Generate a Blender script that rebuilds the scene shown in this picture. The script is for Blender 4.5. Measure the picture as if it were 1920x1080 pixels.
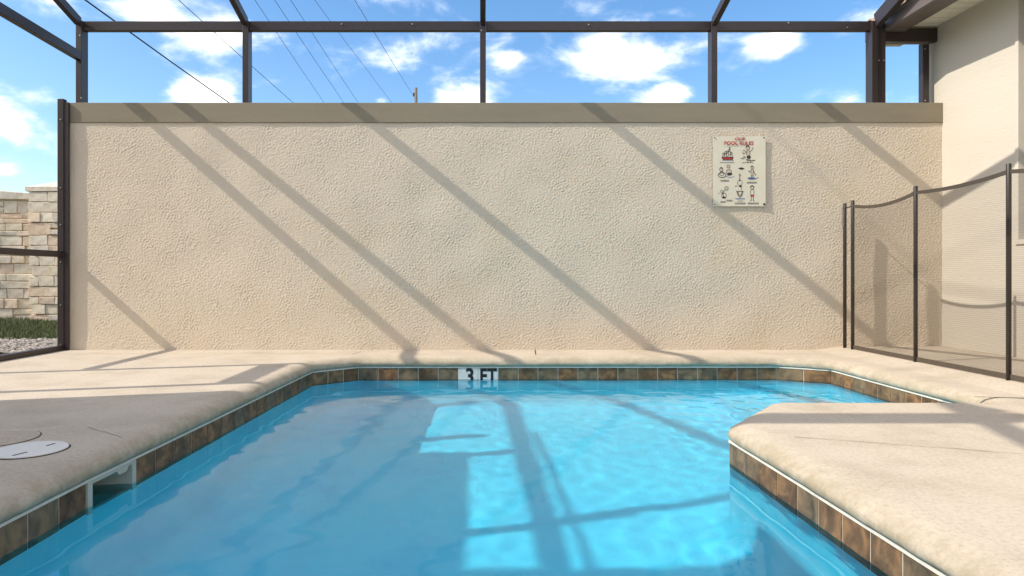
import bpy, bmesh, math, random
import numpy as np
from mathutils import Vector, Matrix

# ------------------------------------------------------------------ scene, camera, light
for o in list(bpy.data.objects):
    bpy.data.objects.remove(o, do_unlink=True)
sc = bpy.context.scene
COL = sc.collection
random.seed(11)
RNG = np.random.default_rng(7)

CAM_H = 0.62
cam_d = bpy.data.cameras.new('camera')
cam_d.sensor_width = 36.0
cam_d.lens = 24.0
cam_d.shift_x = 55 / 1920
cam_d.shift_y = -22 / 1920
cam_d.clip_start = 0.02
cam_d.clip_end = 3000
cam = bpy.data.objects.new('camera', cam_d)
cam.location = (0, 0, CAM_H)
cam.rotation_euler = (math.radians(90), 0, 0)
COL.objects.link(cam)
sc.camera = cam

SUN_DIR = Vector((1.0, 0.27, -0.89)).normalized()          # the way the light travels
SUN_EL = math.asin(-SUN_DIR.z)
SUN_AZ = math.atan2(-SUN_DIR.x, -SUN_DIR.y)                # clockwise from +Y
sun_d = bpy.data.lights.new('sun', 'SUN')
sun_d.energy = 3.2
sun_d.angle = math.radians(0.5)
sun_d.color = (1.0, 0.93, 0.82)
sun_d.cycles.is_caustics_light = True
sun = bpy.data.objects.new('sun', sun_d)
sun.rotation_euler = SUN_DIR.to_track_quat('-Z', 'Y').to_euler()
sun.location = (-8, -3, 9)
COL.objects.link(sun)

sc.view_settings.view_transform = 'Standard'
sc.view_settings.look = 'None'
sc.view_settings.gamma = 1
sc.view_settings.exposure = 0.62
sc.view_settings.use_curve_mapping = False
sc.render.engine = 'CYCLES'
sc.cycles.use_denoising = True
sc.cycles.max_bounces = 10
sc.cycles.diffuse_bounces = 5
sc.cycles.transparent_max_bounces = 12
sc.cycles.caustics_reflective = False
sc.cycles.caustics_refractive = True
sc.cycles.sample_clamp_indirect = 4.0
sc.cycles.blur_glossy = 0.3

def px(u, v, y):
    """a point of the place from its direction (focal 1280, horizon 518) and its real distance"""
    return Vector(((u - 905) * y / 1280, y, CAM_H - (v - 518) * y / 1280))

# ------------------------------------------------------------------ node helpers
class NT:
    def __init__(self, tree):
        self.t = tree
        tree.nodes.clear()
    def n(self, kind, **kw):
        nd = self.t.nodes.new(kind)
        ins = kw.pop('ins', {})
        for k, v in kw.items():
            setattr(nd, k, v)
        for k, v in ins.items():
            if isinstance(v, tuple) and len(v) == 2 and isinstance(v[0], bpy.types.Node):
                self.t.links.new(v[0].outputs[v[1]], nd.inputs[k])
            else:
                nd.inputs[k].default_value = v
        return nd
    def l(self, a, ao, b, bi):
        self.t.links.new(a.outputs[ao], b.inputs[bi])
    def ramp(self, src, so, stops, interp='LINEAR'):
        r = self.n('ShaderNodeValToRGB')
        r.color_ramp.interpolation = interp
        el = r.color_ramp.elements
        while len(el) < len(stops):
            el.new(0.5)
        for e, (p, c) in zip(el, stops):
            e.position = p
            e.color = (*c, 1) if len(c) == 3 else c
        self.l(src, so, r, 0)
        return r

def newmat(name):
    m = bpy.data.materials.new(name)
    m.use_nodes = True
    return m, NT(m.node_tree)

def surface(name, col, col2=None, rough=0.8, scale=6.0, bump=0.0, bscale=60.0, spec=0.3, metal=0.0,
            detail=5.0, blotch=0.5, stain=None, rand=0.0, coords='Object', bdist=0.004, stretch=None):
    """mottled procedural material: two colours over noise, fine relief, optional stains and per-object variation"""
    m, t = newmat(name)
    out = t.n('ShaderNodeOutputMaterial')
    b = t.n('ShaderNodeBsdfPrincipled', ins={'Roughness': rough, 'Metallic': metal, 'Specular IOR Level': spec})
    t.l(b, 0, out, 0)
    tc = t.n('ShaderNodeTexCoord')
    src = tc; so = coords
    if stretch:
        mp = t.n('ShaderNodeMapping'); mp.inputs['Scale'].default_value = stretch
        t.l(tc, coords, mp, 0); src = mp; so = 0
    nz = t.n('ShaderNodeTexNoise', ins={'Scale': scale, 'Detail': detail, 'Roughness': 0.6})
    t.l(src, so, nz, 'Vector')
    c2 = col2 or tuple(x * 0.82 for x in col)
    r = t.ramp(nz, 0, [(0.5 - blotch / 2, c2), (0.5 + blotch / 2, col)])
    cur = (r, 0)
    if stain:
        scol, sscale, lo, hi = stain
        n2 = t.n('ShaderNodeTexNoise', ins={'Scale': sscale, 'Detail': 6.0, 'Roughness': 0.65})
        t.l(tc, coords, n2, 'Vector')
        f = t.ramp(n2, 0, [(lo, (0, 0, 0)), (hi, (1, 1, 1))])
        mx = t.n('ShaderNodeMix', data_type='RGBA')
        t.l(f, 0, mx, 0); t.l(cur[0], cur[1], mx, 6); mx.inputs[7].default_value = (*scol, 1)
        cur = (mx, 2)
    if rand:
        oi = t.n('ShaderNodeObjectInfo')
        mr = t.n('ShaderNodeMapRange', ins={3: 1 - rand, 4: 1 + rand * 0.6})
        t.l(oi, 'Random', mr, 0)
        hs = t.n('ShaderNodeHueSaturation')
        t.l(mr, 0, hs, 'Value'); t.l(cur[0], cur[1], hs, 'Color')
        cur = (hs, 0)
    t.l(cur[0], cur[1], b, 'Base Color')
    if bump:
        nb = t.n('ShaderNodeTexNoise', ins={'Scale': bscale, 'Detail': 4.0, 'Roughness': 0.6})
        t.l(src, so, nb, 'Vector')
        bp = t.n('ShaderNodeBump', ins={'Strength': bump, 'Distance': bdist})
        t.l(nb, 0, bp, 'Height'); t.l(bp, 0, b, 'Normal')
    return m

# ------------------------------------------------------------------ sky with clouds
world = bpy.data.worlds.new('World')
sc.world = world
world.use_nodes = True
t = NT(world.node_tree)
wo = t.n('ShaderNodeOutputWorld')
bg = t.n('ShaderNodeBackground', ins={'Strength': 0.15})
sky = t.n('ShaderNodeTexSky', sky_type='NISHITA', sun_disc=False, sun_elevation=SUN_EL,
          sun_rotation=SUN_AZ % (2 * math.pi), air_density=1.0, dust_density=1.2, ozone_density=1.6)
hs = t.n('ShaderNodeHueSaturation', ins={'Saturation': 1.27, 'Value': 1.03})
t.l(sky, 0, hs, 'Color')
tc = t.n('ShaderNodeTexCoord')
mp = t.n('ShaderNodeMapping'); mp.inputs['Scale'].default_value = (1, 1, 2.0)
t.l(tc, 'Generated', mp, 0)
nz = t.n('ShaderNodeTexNoise', ins={'Scale': 7.0, 'Detail': 9.0, 'Roughness': 0.58, 'Distortion': 0.25})
t.l(mp, 0, nz, 'Vector')
big = t.n('ShaderNodeTexNoise', ins={'Scale': 2.6, 'Detail': 2.0})
t.l(mp, 0, big, 'Vector')
acc = None
# cumulus banks: direction (as seen level with the wall), half width, weight
CLOUDS = [(1150, 112, 135, .85), (1215, 128, 90, .8), (955, 110, 45, .55), (1460, 80, 62, .85), (1258, 178, 75, .95), (1180, 52, 70, .6),
          (372, 186, 92, 1.0), (440, 62, 75, .5), (870, 190, 95, .95), (716, 190, 30, .8), (1650, 30, 80, .85),
          (1275, 22, 50, .5), (60, 8, 90, .45), (40, 225, 110, .42), (5, 318, 55, .75), (260, 8, 100, .55), (90, 190, 70, .5)]
for (u, v, w, k) in CLOUDS:
    d = Vector(((u - 905) / 1280, 1, (518 - v) / 1280)).normalized()
    dist = t.n('ShaderNodeVectorMath', operation='DISTANCE')
    t.l(mp, 0, dist, 0)
    dist.inputs[1].default_value = (d.x, d.y, d.z * 2.0)
    mr = t.n('ShaderNodeMapRange', interpolation_type='SMOOTHSTEP', ins={1: 0.0, 2: w / 1280 * 1.12, 3: k, 4: 0.0})
    t.l(dist, 'Value', mr, 0)
    if acc is None:
        acc = mr
    else:
        a = t.n('ShaderNodeMath', operation='MAXIMUM'); t.l(acc, 0, a, 0); t.l(mr, 0, a, 1); acc = a
# unseen clouds elsewhere in the sky, from large noise; cover thickened to lift shadow fill
oth = t.n('ShaderNodeMapRange', interpolation_type='SMOOTHSTEP', ins={1: 0.42, 2: 0.57, 3: 0.0, 4: 0.95})
t.l(big, 0, oth, 0)
sep = t.n('ShaderNodeSeparateXYZ'); t.l(tc, 'Generated', sep, 0)
fy = t.n('ShaderNodeMapRange', ins={1: 0.80, 2: 0.55, 3: 0.0, 4: 1.0}); t.l(sep, 'Y', fy, 0)
om = t.n('ShaderNodeMath', operation='MULTIPLY'); t.l(oth, 0, om, 0); t.l(fy, 0, om, 1)
a = t.n('ShaderNodeMath', operation='MAXIMUM'); t.l(acc, 0, a, 0); t.l(om, 0, a, 1)
nn = t.n('ShaderNodeMapRange', ins={1: 0.25, 2: 0.75, 3: -0.85, 4: 0.85}); t.l(nz, 0, nn, 0)
sm = t.n('ShaderNodeMath', operation='ADD'); t.l(a, 0, sm, 0); t.l(nn, 0, sm, 1)
mask = t.n('ShaderNodeMapRange', interpolation_type='SMOOTHSTEP', ins={1: 0.16, 2: 1.05, 3: 0.0, 4: 0.97})
t.l(sm, 0, mask, 0)
shade = t.ramp(sm, 0, [(0.35, (5.2, 5.8, 6.6)), (0.8, (7.9, 7.75, 7.5))])
cm = t.n('ShaderNodeMix', data_type='RGBA')
t.l(mask, 0, cm, 0); t.l(hs, 0, cm, 6); t.l(shade, 0, cm, 7)
t.l(cm, 2, bg, 0); t.l(bg, 0, wo, 0)

# ------------------------------------------------------------------ materials
M = {}
M['stucco'] = surface('tan stucco', (.65, .555, .435), (.60, .508, .392), rough=.92, scale=1.6, bump=.35, bscale=230, spec=.15, blotch=.7,
                      stain=((.59, .48, .33), 1.1, .55, .8), bdist=.002)
M['cap'] = surface('taupe painted cap', (.275, .235, .17), (.24, .205, .148), rough=.85, scale=2.2, bump=.2, bscale=60, spec=.2, stretch=(1, 6, 6))
M['house'] = surface('cream house stucco', (.575, .52, .44), (.54, .485, .405), rough=.92, scale=2.0, bump=.38, bscale=42, spec=.15,
                     stretch=(1, .45, 1.6), bdist=.006)
M['deck'] = None
M['bronze'] = surface('bronze aluminium', (.046, .033, .031), (.036, .026, .025), rough=.38, scale=9, spec=.5, metal=.25, blotch=.8)
M['bronze_light'] = surface('bronze gutter', (.16, .125, .11), (.14, .11, .095), rough=.42, scale=6, spec=.5, metal=.15)
M['screw'] = surface('steel screw', (.45, .43, .40), rough=.35, metal=.8, scale=40)
M['grout'] = surface('pale grout', (.72, .68, .60), (.60, .56, .48), rough=.8, scale=25, bump=.3, bscale=200)
M['joint_grout'] = surface('tile joint grout', (.52, .48, .40), (.40, .36, .30), rough=.85, scale=25, bump=.3, bscale=200)
M['plastic'] = surface('ivory plastic', (.52, .52, .44), (.44, .44, .37), rough=.45, scale=14)
M['lid'] = surface('white plastic lid', (.78, .73, .66), (.70, .65, .58), rough=.5, scale=18)
M['dark_gap'] = surface('dark gap', (.05, .042, .035), rough=.9, scale=30)
M['pole'] = surface('dark brown pole', (.035, .026, .020), rough=.35, scale=12, spec=.5)
M['hem'] = surface('brown vinyl hem', (.085, .066, .05), rough=.6, scale=30)
M['soffit'] = surface('cream soffit panel', (.86, .80, .66), rough=.6, scale=5)
M['roof_tile'] = surface('clay roof tile', (.50, .36, .26), (.33, .23, .17), rough=.85, scale=9, bump=.5, bscale=60, rand=.2)
M['glass_dark'] = surface('window pane', (.20, .22, .23), rough=.08, scale=2, spec=.6)
M['window_frame'] = surface('grey window frame', (.44, .43, .40), rough=.45, scale=5)
M['wood'] = surface('weathered pole wood', (.22, .18, .14), (.14, .115, .09), rough=.9, scale=6, stretch=(6, 6, .6))
M['wire'] = surface('black wire', (.02, .02, .022), rough=.5, scale=20)
M['soil'] = surface('sandy soil', (.20, .16, .11), (.12, .10, .06), rough=.95, scale=3, bump=.5, bscale=40,
                    stain=((.07, .10, .03), .8, .45, .65))
M['sign'] = surface('cream sign board', (.71, .65, .51), (.67, .61, .47), rough=.5, scale=7)
M['red'] = surface('red print', (.50, .035, .03), rough=.6, scale=30)
M['ink'] = surface('dark print', (.045, .045, .045), rough=.6, scale=30)
M['blue'] = surface('blue print', (.10, .16, .40), rough=.6, scale=30)
M['tan'] = surface('skin tone print', (.62, .50, .38), rough=.6, scale=30)
M['white_tile'] = surface('white ceramic tile', (.66, .65, .62), rough=.2, scale=20, spec=.5)
M['black'] = surface('black glaze', (.012, .012, .012), rough=.3, scale=20)

def slate_tile():
    m, t = newmat('slate look ceramic tile')
    out = t.n('ShaderNodeOutputMaterial')
    b = t.n('ShaderNodeBsdfPrincipled', ins={'Roughness': .5, 'Specular IOR Level': .2})
    t.l(b, 0, out, 0)
    tc = t.n('ShaderNodeTexCoord'); oi = t.n('ShaderNodeObjectInfo')
    off = t.n('ShaderNodeVectorMath', operation='SCALE', ins={0: (37, 11, 23)}); t.l(oi, 'Random', off, 'Scale')
    ad = t.n('ShaderNodeVectorMath', operation='ADD'); t.l(tc, 'Object', ad, 0); t.l(off, 0, ad, 1)
    n1 = t.n('ShaderNodeTexNoise', ins={'Scale': 12.0, 'Detail': 6.0, 'Roughness': .62, 'Distortion': .6}); t.l(ad, 0, n1, 'Vector')
    n2 = t.n('ShaderNodeTexNoise', ins={'Scale': 5.0, 'Detail': 3.0}); t.l(ad, 0, n2, 'Vector')
    r1 = t.ramp(n1, 0, [(.30, (.060, .036, .020)), (.48, (.15, .084, .042)), (.6, (.26, .142, .065)), (.74, (.36, .165, .065))])
    r2 = t.ramp(n1, 0, [(.30, (.065, .054, .036)), (.5, (.15, .122, .078)), (.72, (.26, .205, .125))])
    k = t.n('ShaderNodeMath', operation='ADD'); t.l(n2, 0, k, 0); t.l(oi, 'Random', k, 1)
    kk = t.n('ShaderNodeMapRange', ins={1: .95, 2: 1.5, 3: 0.0, 4: .85}); t.l(k, 0, kk, 0)
    mx = t.n('ShaderNodeMix', data_type='RGBA'); t.l(kk, 0, mx, 0); t.l(r1, 0, mx, 6); t.l(r2, 0, mx, 7)
    t.l(mx, 2, b, 'Base Color')
    bp = t.n('ShaderNodeBump', ins={'Strength': .35, 'Distance': .003}); t.l(n1, 0, bp, 'Height'); t.l(bp, 0, b, 'Normal')
    return m
M['slate'] = slate_tile()

def deck_mat():
    m, t = newmat('sprayed concrete deck')
    out = t.n('ShaderNodeOutputMaterial')
    b = t.n('ShaderNodeBsdfPrincipled', ins={'Roughness': .9, 'Specular IOR Level': .15})
    t.l(b, 0, out, 0)
    tc = t.n('ShaderNodeTexCoord')
    n1 = t.n('ShaderNodeTexNoise', ins={'Scale': 2.6, 'Detail': 9.0, 'Roughness': .68}); t.l(tc, 'Object', n1, 'Vector')
    r = t.ramp(n1, 0, [(.28, (.43, .36, .275)), (.5, (.53, .45, .355)), (.72, (.575, .49, .395))])
    sp = t.n('ShaderNodeTexNoise', ins={'Scale': 70.0, 'Detail': 5.0, 'Roughness': .8}); t.l(tc, 'Object', sp, 'Vector')
    rs = t.ramp(sp, 0, [(.34, (.77, .76, .74)), (.50, (.98, .98, .98)), (.62, (1.04, 1.04, 1.04))])
    mul = t.n('ShaderNodeMix', data_type='RGBA', blend_type='MULTIPLY', ins={0: 1.0}); t.l(r, 0, mul, 6); t.l(rs, 0, mul, 7)
    # rusty run-off stains
    n3 = t.n('ShaderNodeTexNoise', ins={'Scale': 2.3, 'Detail': 6.0, 'Roughness': .7, 'Distortion': .8}); t.l(tc, 'Object', n3, 'Vector')
    f3 = t.ramp(n3, 0, [(.55, (0, 0, 0)), (.80, (.7, .7, .7))])
    mx = t.n('ShaderNodeMix', data_type='RGBA', ins={7: (.40, .31, .21, 1)}); t.l(f3, 0, mx, 0); t.l(mul, 2, mx, 6)
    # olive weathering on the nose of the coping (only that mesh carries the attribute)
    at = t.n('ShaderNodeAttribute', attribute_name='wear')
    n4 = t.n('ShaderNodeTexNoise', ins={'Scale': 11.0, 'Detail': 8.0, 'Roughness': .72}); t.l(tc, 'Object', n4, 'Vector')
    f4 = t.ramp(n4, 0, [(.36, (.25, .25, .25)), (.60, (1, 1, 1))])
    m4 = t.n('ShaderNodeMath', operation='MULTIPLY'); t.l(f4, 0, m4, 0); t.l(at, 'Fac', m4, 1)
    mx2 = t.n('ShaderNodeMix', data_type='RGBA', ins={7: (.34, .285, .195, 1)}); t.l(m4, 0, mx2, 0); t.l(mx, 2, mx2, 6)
    t.l(mx2, 2, b, 'Base Color')
    nb = t.n('ShaderNodeTexNoise', ins={'Scale': 75.0, 'Detail': 5.0, 'Roughness': .65}); t.l(tc, 'Object', nb, 'Vector')
    bp = t.n('ShaderNodeBump', ins={'Strength': .6, 'Distance': .003}); t.l(nb, 0, bp, 'Height'); t.l(bp, 0, b, 'Normal')
    return m
M['deck'] = deck_mat()
M['coping'] = surface('weathered coping', (.53, .445, .345), (.36, .295, .215), rough=.92, scale=5.5, bump=.5, bscale=70, spec=.12, blotch=.42, detail=8,
                      stain=((.27, .22, .155), 9.0, .54, .74))

def plaster_mat():
    m, t = newmat('pale blue pool plaster')
    out = t.n('ShaderNodeOutputMaterial')
    b = t.n('ShaderNodeBsdfPrincipled', ins={'Roughness': .9, 'Specular IOR Level': .1})
    t.l(b, 0, out, 0)
    tc = t.n('ShaderNodeTexCoord')
    n1 = t.n('ShaderNodeTexNoise', ins={'Scale': 2.5, 'Detail': 6.0, 'Roughness': .6}); t.l(tc, 'Object', n1, 'Vector')
    r = t.ramp(n1, 0, [(.3, (.47, .78, .92)), (.5, (.58, .88, .97)), (.7, (.63, .91, .98))])
    t.l(r, 0, b, 'Base Color')
    return m
M['plaster'] = plaster_mat()

def water_mat():
    m, t = newmat('pool water')
    out = t.n('ShaderNodeOutputMaterial')
    b = t.n('ShaderNodeBsdfPrincipled', ins={'Base Color': (.115, .77, 1.0, 1), 'Roughness': 0.0, 'IOR': 1.30, 'Transmission Weight': 1.0})
    t.l(b, 0, out, 'Surface')
    return m
M['water'] = water_mat()

def mesh_fabric():
    m, t = newmat('woven fence mesh')
    out = t.n('ShaderNodeOutputMaterial')
    d = t.n('ShaderNodeBsdfDiffuse', ins={'Color': (.10, .08, .06, 1)})
    tr = t.n('ShaderNodeBsdfTransparent')
    tc = t.n('ShaderNodeTexCoord')
    w = t.n('ShaderNodeTexWave', wave_type='BANDS', bands_direction='Z', ins={'Scale': 26.0, 'Distortion': 1.2, 'Detail': 2.0, 'Detail Scale': 3.0})
    t.l(tc, 'Object', w, 'Vector')
    mr = t.n('ShaderNodeMapRange', ins={3: .22, 4: .40}); t.l(w, 1, mr, 0)
    mx = t.n('ShaderNodeMixShader'); t.l(mr, 0, mx, 0); t.l(tr, 0, mx, 1); t.l(d, 0, mx, 2)
    t.l(mx, 0, out, 0)
    return m
M['fabric'] = mesh_fabric()

def stone_mat():
    m, t = newmat('cream ledge stone')
    out = t.n('ShaderNodeOutputMaterial')
    b = t.n('ShaderNodeBsdfPrincipled', ins={'Roughness': .9, 'Specular IOR Level': .15}); t.l(b, 0, out, 0)
    oi = t.n('ShaderNodeObjectInfo'); tc = t.n('ShaderNodeTexCoord')
    r = t.ramp(oi, 'Random', [(0, (.70, .60, .45)), (.35, (.75, .66, .52)), (.6, (.68, .60, .50)), (.78, (.70, .52, .38)), (1, (.76, .66, .50))])
    n1 = t.n('ShaderNodeTexNoise', ins={'Scale': 9.0, 'Detail': 6.0, 'Roughness': .65}); t.l(tc, 'Object', n1, 'Vector')
    rs = t.ramp(n1, 0, [(.3, (.72, .70, .66)), (.6, (1, 1, 1))])
    mul = t.n('ShaderNodeMix', data_type='RGBA', blend_type='MULTIPLY', ins={0: 1.0}); t.l(r, 0, mul, 6); t.l(rs, 0, mul, 7)
    t.l(mul, 2, b, 'Base Color')
    bp = t.n('ShaderNodeBump', ins={'Strength': .8, 'Distance': .015}); t.l(n1, 0, bp, 'Height'); t.l(bp, 0, b, 'Normal')
    return m
M['stone'] = stone_mat()
M['mortar'] = surface('stone wall mortar', (.62, .54, .42), rough=.95, scale=12, bump=.5, bscale=80)

# ------------------------------------------------------------------ mesh helpers
class MB:
    def __init__(self):
        self.v = []; self.f = []; self.mi = []
    def add(self, vs, fs, mi=0):
        o = len(self.v)
        self.v += [tuple(p) for p in vs]
        self.f += [tuple(i + o for i in f) for f in fs]
        self.mi += [mi] * len(fs)
        return self
    def box(self, x0, x1, y0, y1, z0, z1, mi=0):
        vs = [(x, y, z) for z in (z0, z1) for y in (y0, y1) for x in (x0, x1)]
        return self.add(vs, [(0, 2, 3, 1), (4, 5, 7, 6), (0, 1, 5, 4), (2, 6, 7, 3), (0, 4, 6, 2), (1, 3, 7, 5)], mi)
    def bar(self, a, b, w, h, up=(0, 0, 1), mi=0):
        """rectangular bar from a to b: w across, h along up"""
        a = Vector(a); b = Vector(b); d = (b - a).normalized()
        s = d.cross(Vector(up))
        if s.length < 1e-6:
            s = d.cross(Vector((0, 1, 0)))
        s.normalize(); u = s.cross(d).normalized()
        vs = []
        for p in (a, b):
            for (i, j) in ((-1, -1), (1, -1), (1, 1), (-1, 1)):
                vs.append(p + s * (w / 2 * i) + u * (h / 2 * j))
        return self.add(vs, [(0, 1, 2, 3), (7, 6, 5, 4), (0, 4, 5, 1), (1, 5, 6, 2), (2, 6, 7, 3), (3, 7, 4, 0)], mi)
    def tube(self, pts, r, n=10, mi=0, caps=True):
        pts = [Vector(p) for p in pts]
        rs = r if isinstance(r, (list, tuple)) else [r] * len(pts)
        rings = []
        for i, p in enumerate(pts):
            d = (pts[min(i + 1, len(pts) - 1)] - pts[max(i - 1, 0)]).normalized()
            s = d.cross(Vector((0, 0, 1)))
            if s.length < 1e-4:
                s = Vector((1, 0, 0))
            s.normalize(); u = s.cross(d).normalized()
            rings.append([p + (s * math.cos(2 * math.pi * k / n) + u * math.sin(2 * math.pi * k / n)) * rs[i] for k in range(n)])
        vs = [q for rg in rings for q in rg]
        fs = []
        for i in range(len(pts) - 1):
            for k in range(n):
                a = i * n + k; b = i * n + (k + 1) % n
                fs.append((a, b, b + n, a + n))
        if caps:
            fs.append(tuple(range(n - 1, -1, -1)))
            fs.append(tuple((len(pts) - 1) * n + k for k in range(n)))
        return self.add(vs, fs, mi)
    def disc(self, c, rx, ry, axis='Y', n=20, mi=0):
        cx, cy, cz = c
        vs = []
        for k in range(n):
            a = 2 * math.pi * k / n
            if axis == 'Y':
                vs.append((cx + rx * math.cos(a), cy, cz + ry * math.sin(a)))
            else:
                vs.append((cx + rx * math.cos(a), cy + ry * math.sin(a), cz))
        return self.add(vs, [tuple(range(n))], mi)
    def mesh(self, name, mats, smooth=False, bevel=0.0, recalc=True):
        me = bpy.data.meshes.new(name)
        me.from_pydata(self.v, [], self.f)
        for m in (mats if isinstance(mats, (list, tuple)) else [mats]):
            me.materials.append(m)
        if any(self.mi):
            me.polygons.foreach_set('material_index', self.mi)
        if recalc or bevel:
            bm = bmesh.new(); bm.from_mesh(me)
            if recalc:
                bmesh.ops.recalc_face_normals(bm, faces=bm.faces[:])
            if bevel:
                bmesh.ops.bevel(bm, geom=[e for e in bm.edges], offset=bevel, segments=2, affect='EDGES', profile=.5)
            bm.to_mesh(me); bm.free()
        if smooth:
            me.polygons.foreach_set('use_smooth', [True] * len(me.polygons))
        me.update()
        return me
    def build(self, name, mats, parent=None, smooth=False, bevel=0.0, recalc=True):
        return obj(name, self.mesh(name, mats, smooth, bevel, recalc), parent)

def obj(name, me, parent=None, loc=None, rot=None, scale=None):
    o = bpy.data.objects.new(name, me)
    COL.objects.link(o)
    if loc is not None: o.location = loc
    if rot is not None: o.rotation_euler = rot
    if scale is not None: o.scale = scale
    if parent is not None: o.parent = parent
    return o

def tag(o, label, cat, group=None, kind=None):
    o['label'] = label; o['category'] = cat
    if group: o['group'] = group
    if kind: o['kind'] = kind
    return o

def struct(o, label=None, cat=None):
    o['kind'] = 'structure'
    if label: o['label'] = label
    if cat: o['category'] = cat
    return o

def empty(name, loc=(0, 0, 0)):
    o = bpy.data.objects.new(name, None)
    o.location = loc; o.empty_display_size = .1
    COL.objects.link(o)
    return o

def part(mb, name, mats, root, **kw):
    """a part given in world coordinates, parented to a root that may stand elsewhere"""
    o = mb.build(name, mats, None, **kw)
    o.parent = root
    o.matrix_parent_inverse = Matrix.Translation(root_world(root)).inverted()
    return o

def root_world(o):
    p = Vector(o.location)
    while o.parent:
        o = o.parent; p = p + Vector(o.location)
    return p

def band_noise(h, w, lo, hi, seed):
    """band-passed random field (wavelengths lo..hi in cells), unit variance"""
    r = np.random.default_rng(seed).standard_normal((h, w))
    fy = np.fft.fftfreq(h)[:, None]; fx = np.fft.fftfreq(w)[None, :]
    f = np.sqrt(fx * fx + fy * fy)
    k = np.exp(-((f - (1 / lo + 1 / hi) / 2) / ((1 / lo - 1 / hi) / 2)) ** 2)
    z = np.fft.ifft2(np.fft.fft2(r) * k).real
    return z / z.std()

def grid_mesh(name, P, mat, smooth=True, extra=None):
    """P: (h, w, 3) array of points"""
    h, w, _ = P.shape
    me = bpy.data.meshes.new(name)
    idx = np.arange(h * w).reshape(h, w)
    q = np.stack([idx[:-1, :-1], idx[:-1, 1:], idx[1:, 1:], idx[1:, :-1]], -1).reshape(-1, 4)
    verts = P.reshape(-1, 3)
    nq = len(q)
    loops = q.reshape(-1)
    sizes = np.full(nq, 4)
    if extra is not None:
        ev, ef = extra
        base = len(verts)
        verts = np.vstack([verts, np.array(ev)])
        el = np.array([[i + base for i in f] for f in ef])
        loops = np.concatenate([loops, el.reshape(-1)])
        sizes = np.concatenate([sizes, np.full(len(ef), 4)])
    me.vertices.add(len(verts)); me.vertices.foreach_set('co', verts.astype(np.float32).ravel())
    me.loops.add(len(loops)); me.loops.foreach_set('vertex_index', loops.astype(np.int32))
    me.polygons.add(len(sizes))
    starts = np.concatenate([[0], np.cumsum(sizes)[:-1]])
    me.polygons.foreach_set('loop_start', starts.astype(np.int32))
    sm = np.full(len(sizes), smooth); sm[nq:] = False
    me.polygons.foreach_set('use_smooth', sm)
    me.materials.append(mat)
    me.update(calc_edges=True); me.validate()
    return me

def text_mesh(s, size, mat, bold=0.0, shear=0.0, space=1.0):
    cu = bpy.data.curves.new('lettering', 'FONT')
    cu.body = s; cu.size = size; cu.align_x = 'CENTER'; cu.align_y = 'CENTER'
    cu.offset = bold; cu.shear = shear; cu.space_character = space if space != 1.0 else 1.06; cu.extrude = .0006
    tmp = bpy.data.objects.new('lettering', cu)
    COL.objects.link(tmp)
    dg = bpy.context.evaluated_depsgraph_get()
    me = bpy.data.meshes.new_from_object(tmp.evaluated_get(dg))
    bpy.data.objects.remove(tmp, do_unlink=True)
    me.materials.clear(); me.materials.append(mat)
    return me

# ------------------------------------------------------------------ pool outline (face of the tile band), counter-clockwise
OUT = [(1.08, .7), (1.075, 1.6), (1.062, 2.3), (1.045, 2.88), (1.44, 3.40), (2.57, 3.40), (2.575, 5.04), (2.255, 5.235),
       (-.95, 5.218), (-1.24, 4.956), (-1.335, 2.615), (-1.347, 2.316), (-1.36, .7)]
WATER = -.167
FLOOR = -1.02

def dense(poly, step=.05, fil=.0):
    pts = []
    n = len(poly)
    for i in range(n):
        a = Vector(poly[i]); b = Vector(poly[(i + 1) % n])
        L = (b - a).length
        k = max(1, round(L / step))
        for j in range(k):
            pts.append(a.lerp(b, j / k))
    if fil:
        for _ in range(fil):
            pts = [(pts[i - 1] + pts[i] * 2 + pts[(i + 1) % len(pts)]) / 4 for i in range(len(pts))]
    return pts

def inward(pts):
    """mitred inward normals of a ccw loop"""
    res = []
    n = len(pts)
    for i in range(n):
        a = (pts[i] - pts[i - 1]); b = (pts[(i + 1) % n] - pts[i])
        na = Vector((-a.y, a.x)).normalized(); nb = Vector((-b.y, b.x)).normalized()
        m = (na + nb)
        m = m / max(.35, (1 + na.dot(nb)))
        res.append(m)
    return res

def sweep(pts, profile, jitter=None):
    nr = inward(pts)
    V = []
    for j, (d, z) in enumerate(profile):
        for i, p in enumerate(pts):
            jz = jd = 0
            if jitter is not None:
                jz = jitter[0][j, i]; jd = jitter[1][j, i]
            q = p + nr[i] * (d + jd)
            V.append((q.x, q.y, z + jz))
    n = len(pts); F = []
    for j in range(len(profile) - 1):
        for i in range(n):
            k = (i + 1) % n
            F.append((j * n + i, j * n + k, (j + 1) * n + k, (j + 1) * n + i))
    return V, F

# ------------------------------------------------------------------ ground
gr = MB()
gy = [-60, 5.97, 60, 300, 2500]
gr.add([(-2500, -2500, -.10), (-3.62, -2500, -.10), (-3.62, 2500, -.10), (-2500, 2500, -.10)], [(0, 1, 2, 3)])
gr.add([(-3.62, 5.9, -.10), (2500, 5.9, -.10), (2500, 2500, -.10), (-3.62, 2500, -.10)], [(0, 1, 2, 3)])
gr.add([(-3.62, -2500, -.10), (2500, -2500, -.10), (2500, -6, -.10), (-3.62, -6, -.10)], [(0, 1, 2, 3)])
gr.add([(4.6, -6, -.10), (2500, -6, -.10), (2500, 5.9, -.10), (4.6, 5.9, -.10)], [(0, 1, 2, 3)])
struct(gr.build('ground', M['soil'], recalc=False), 'flat sandy ground outside the screen enclosure', 'ground')

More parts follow.
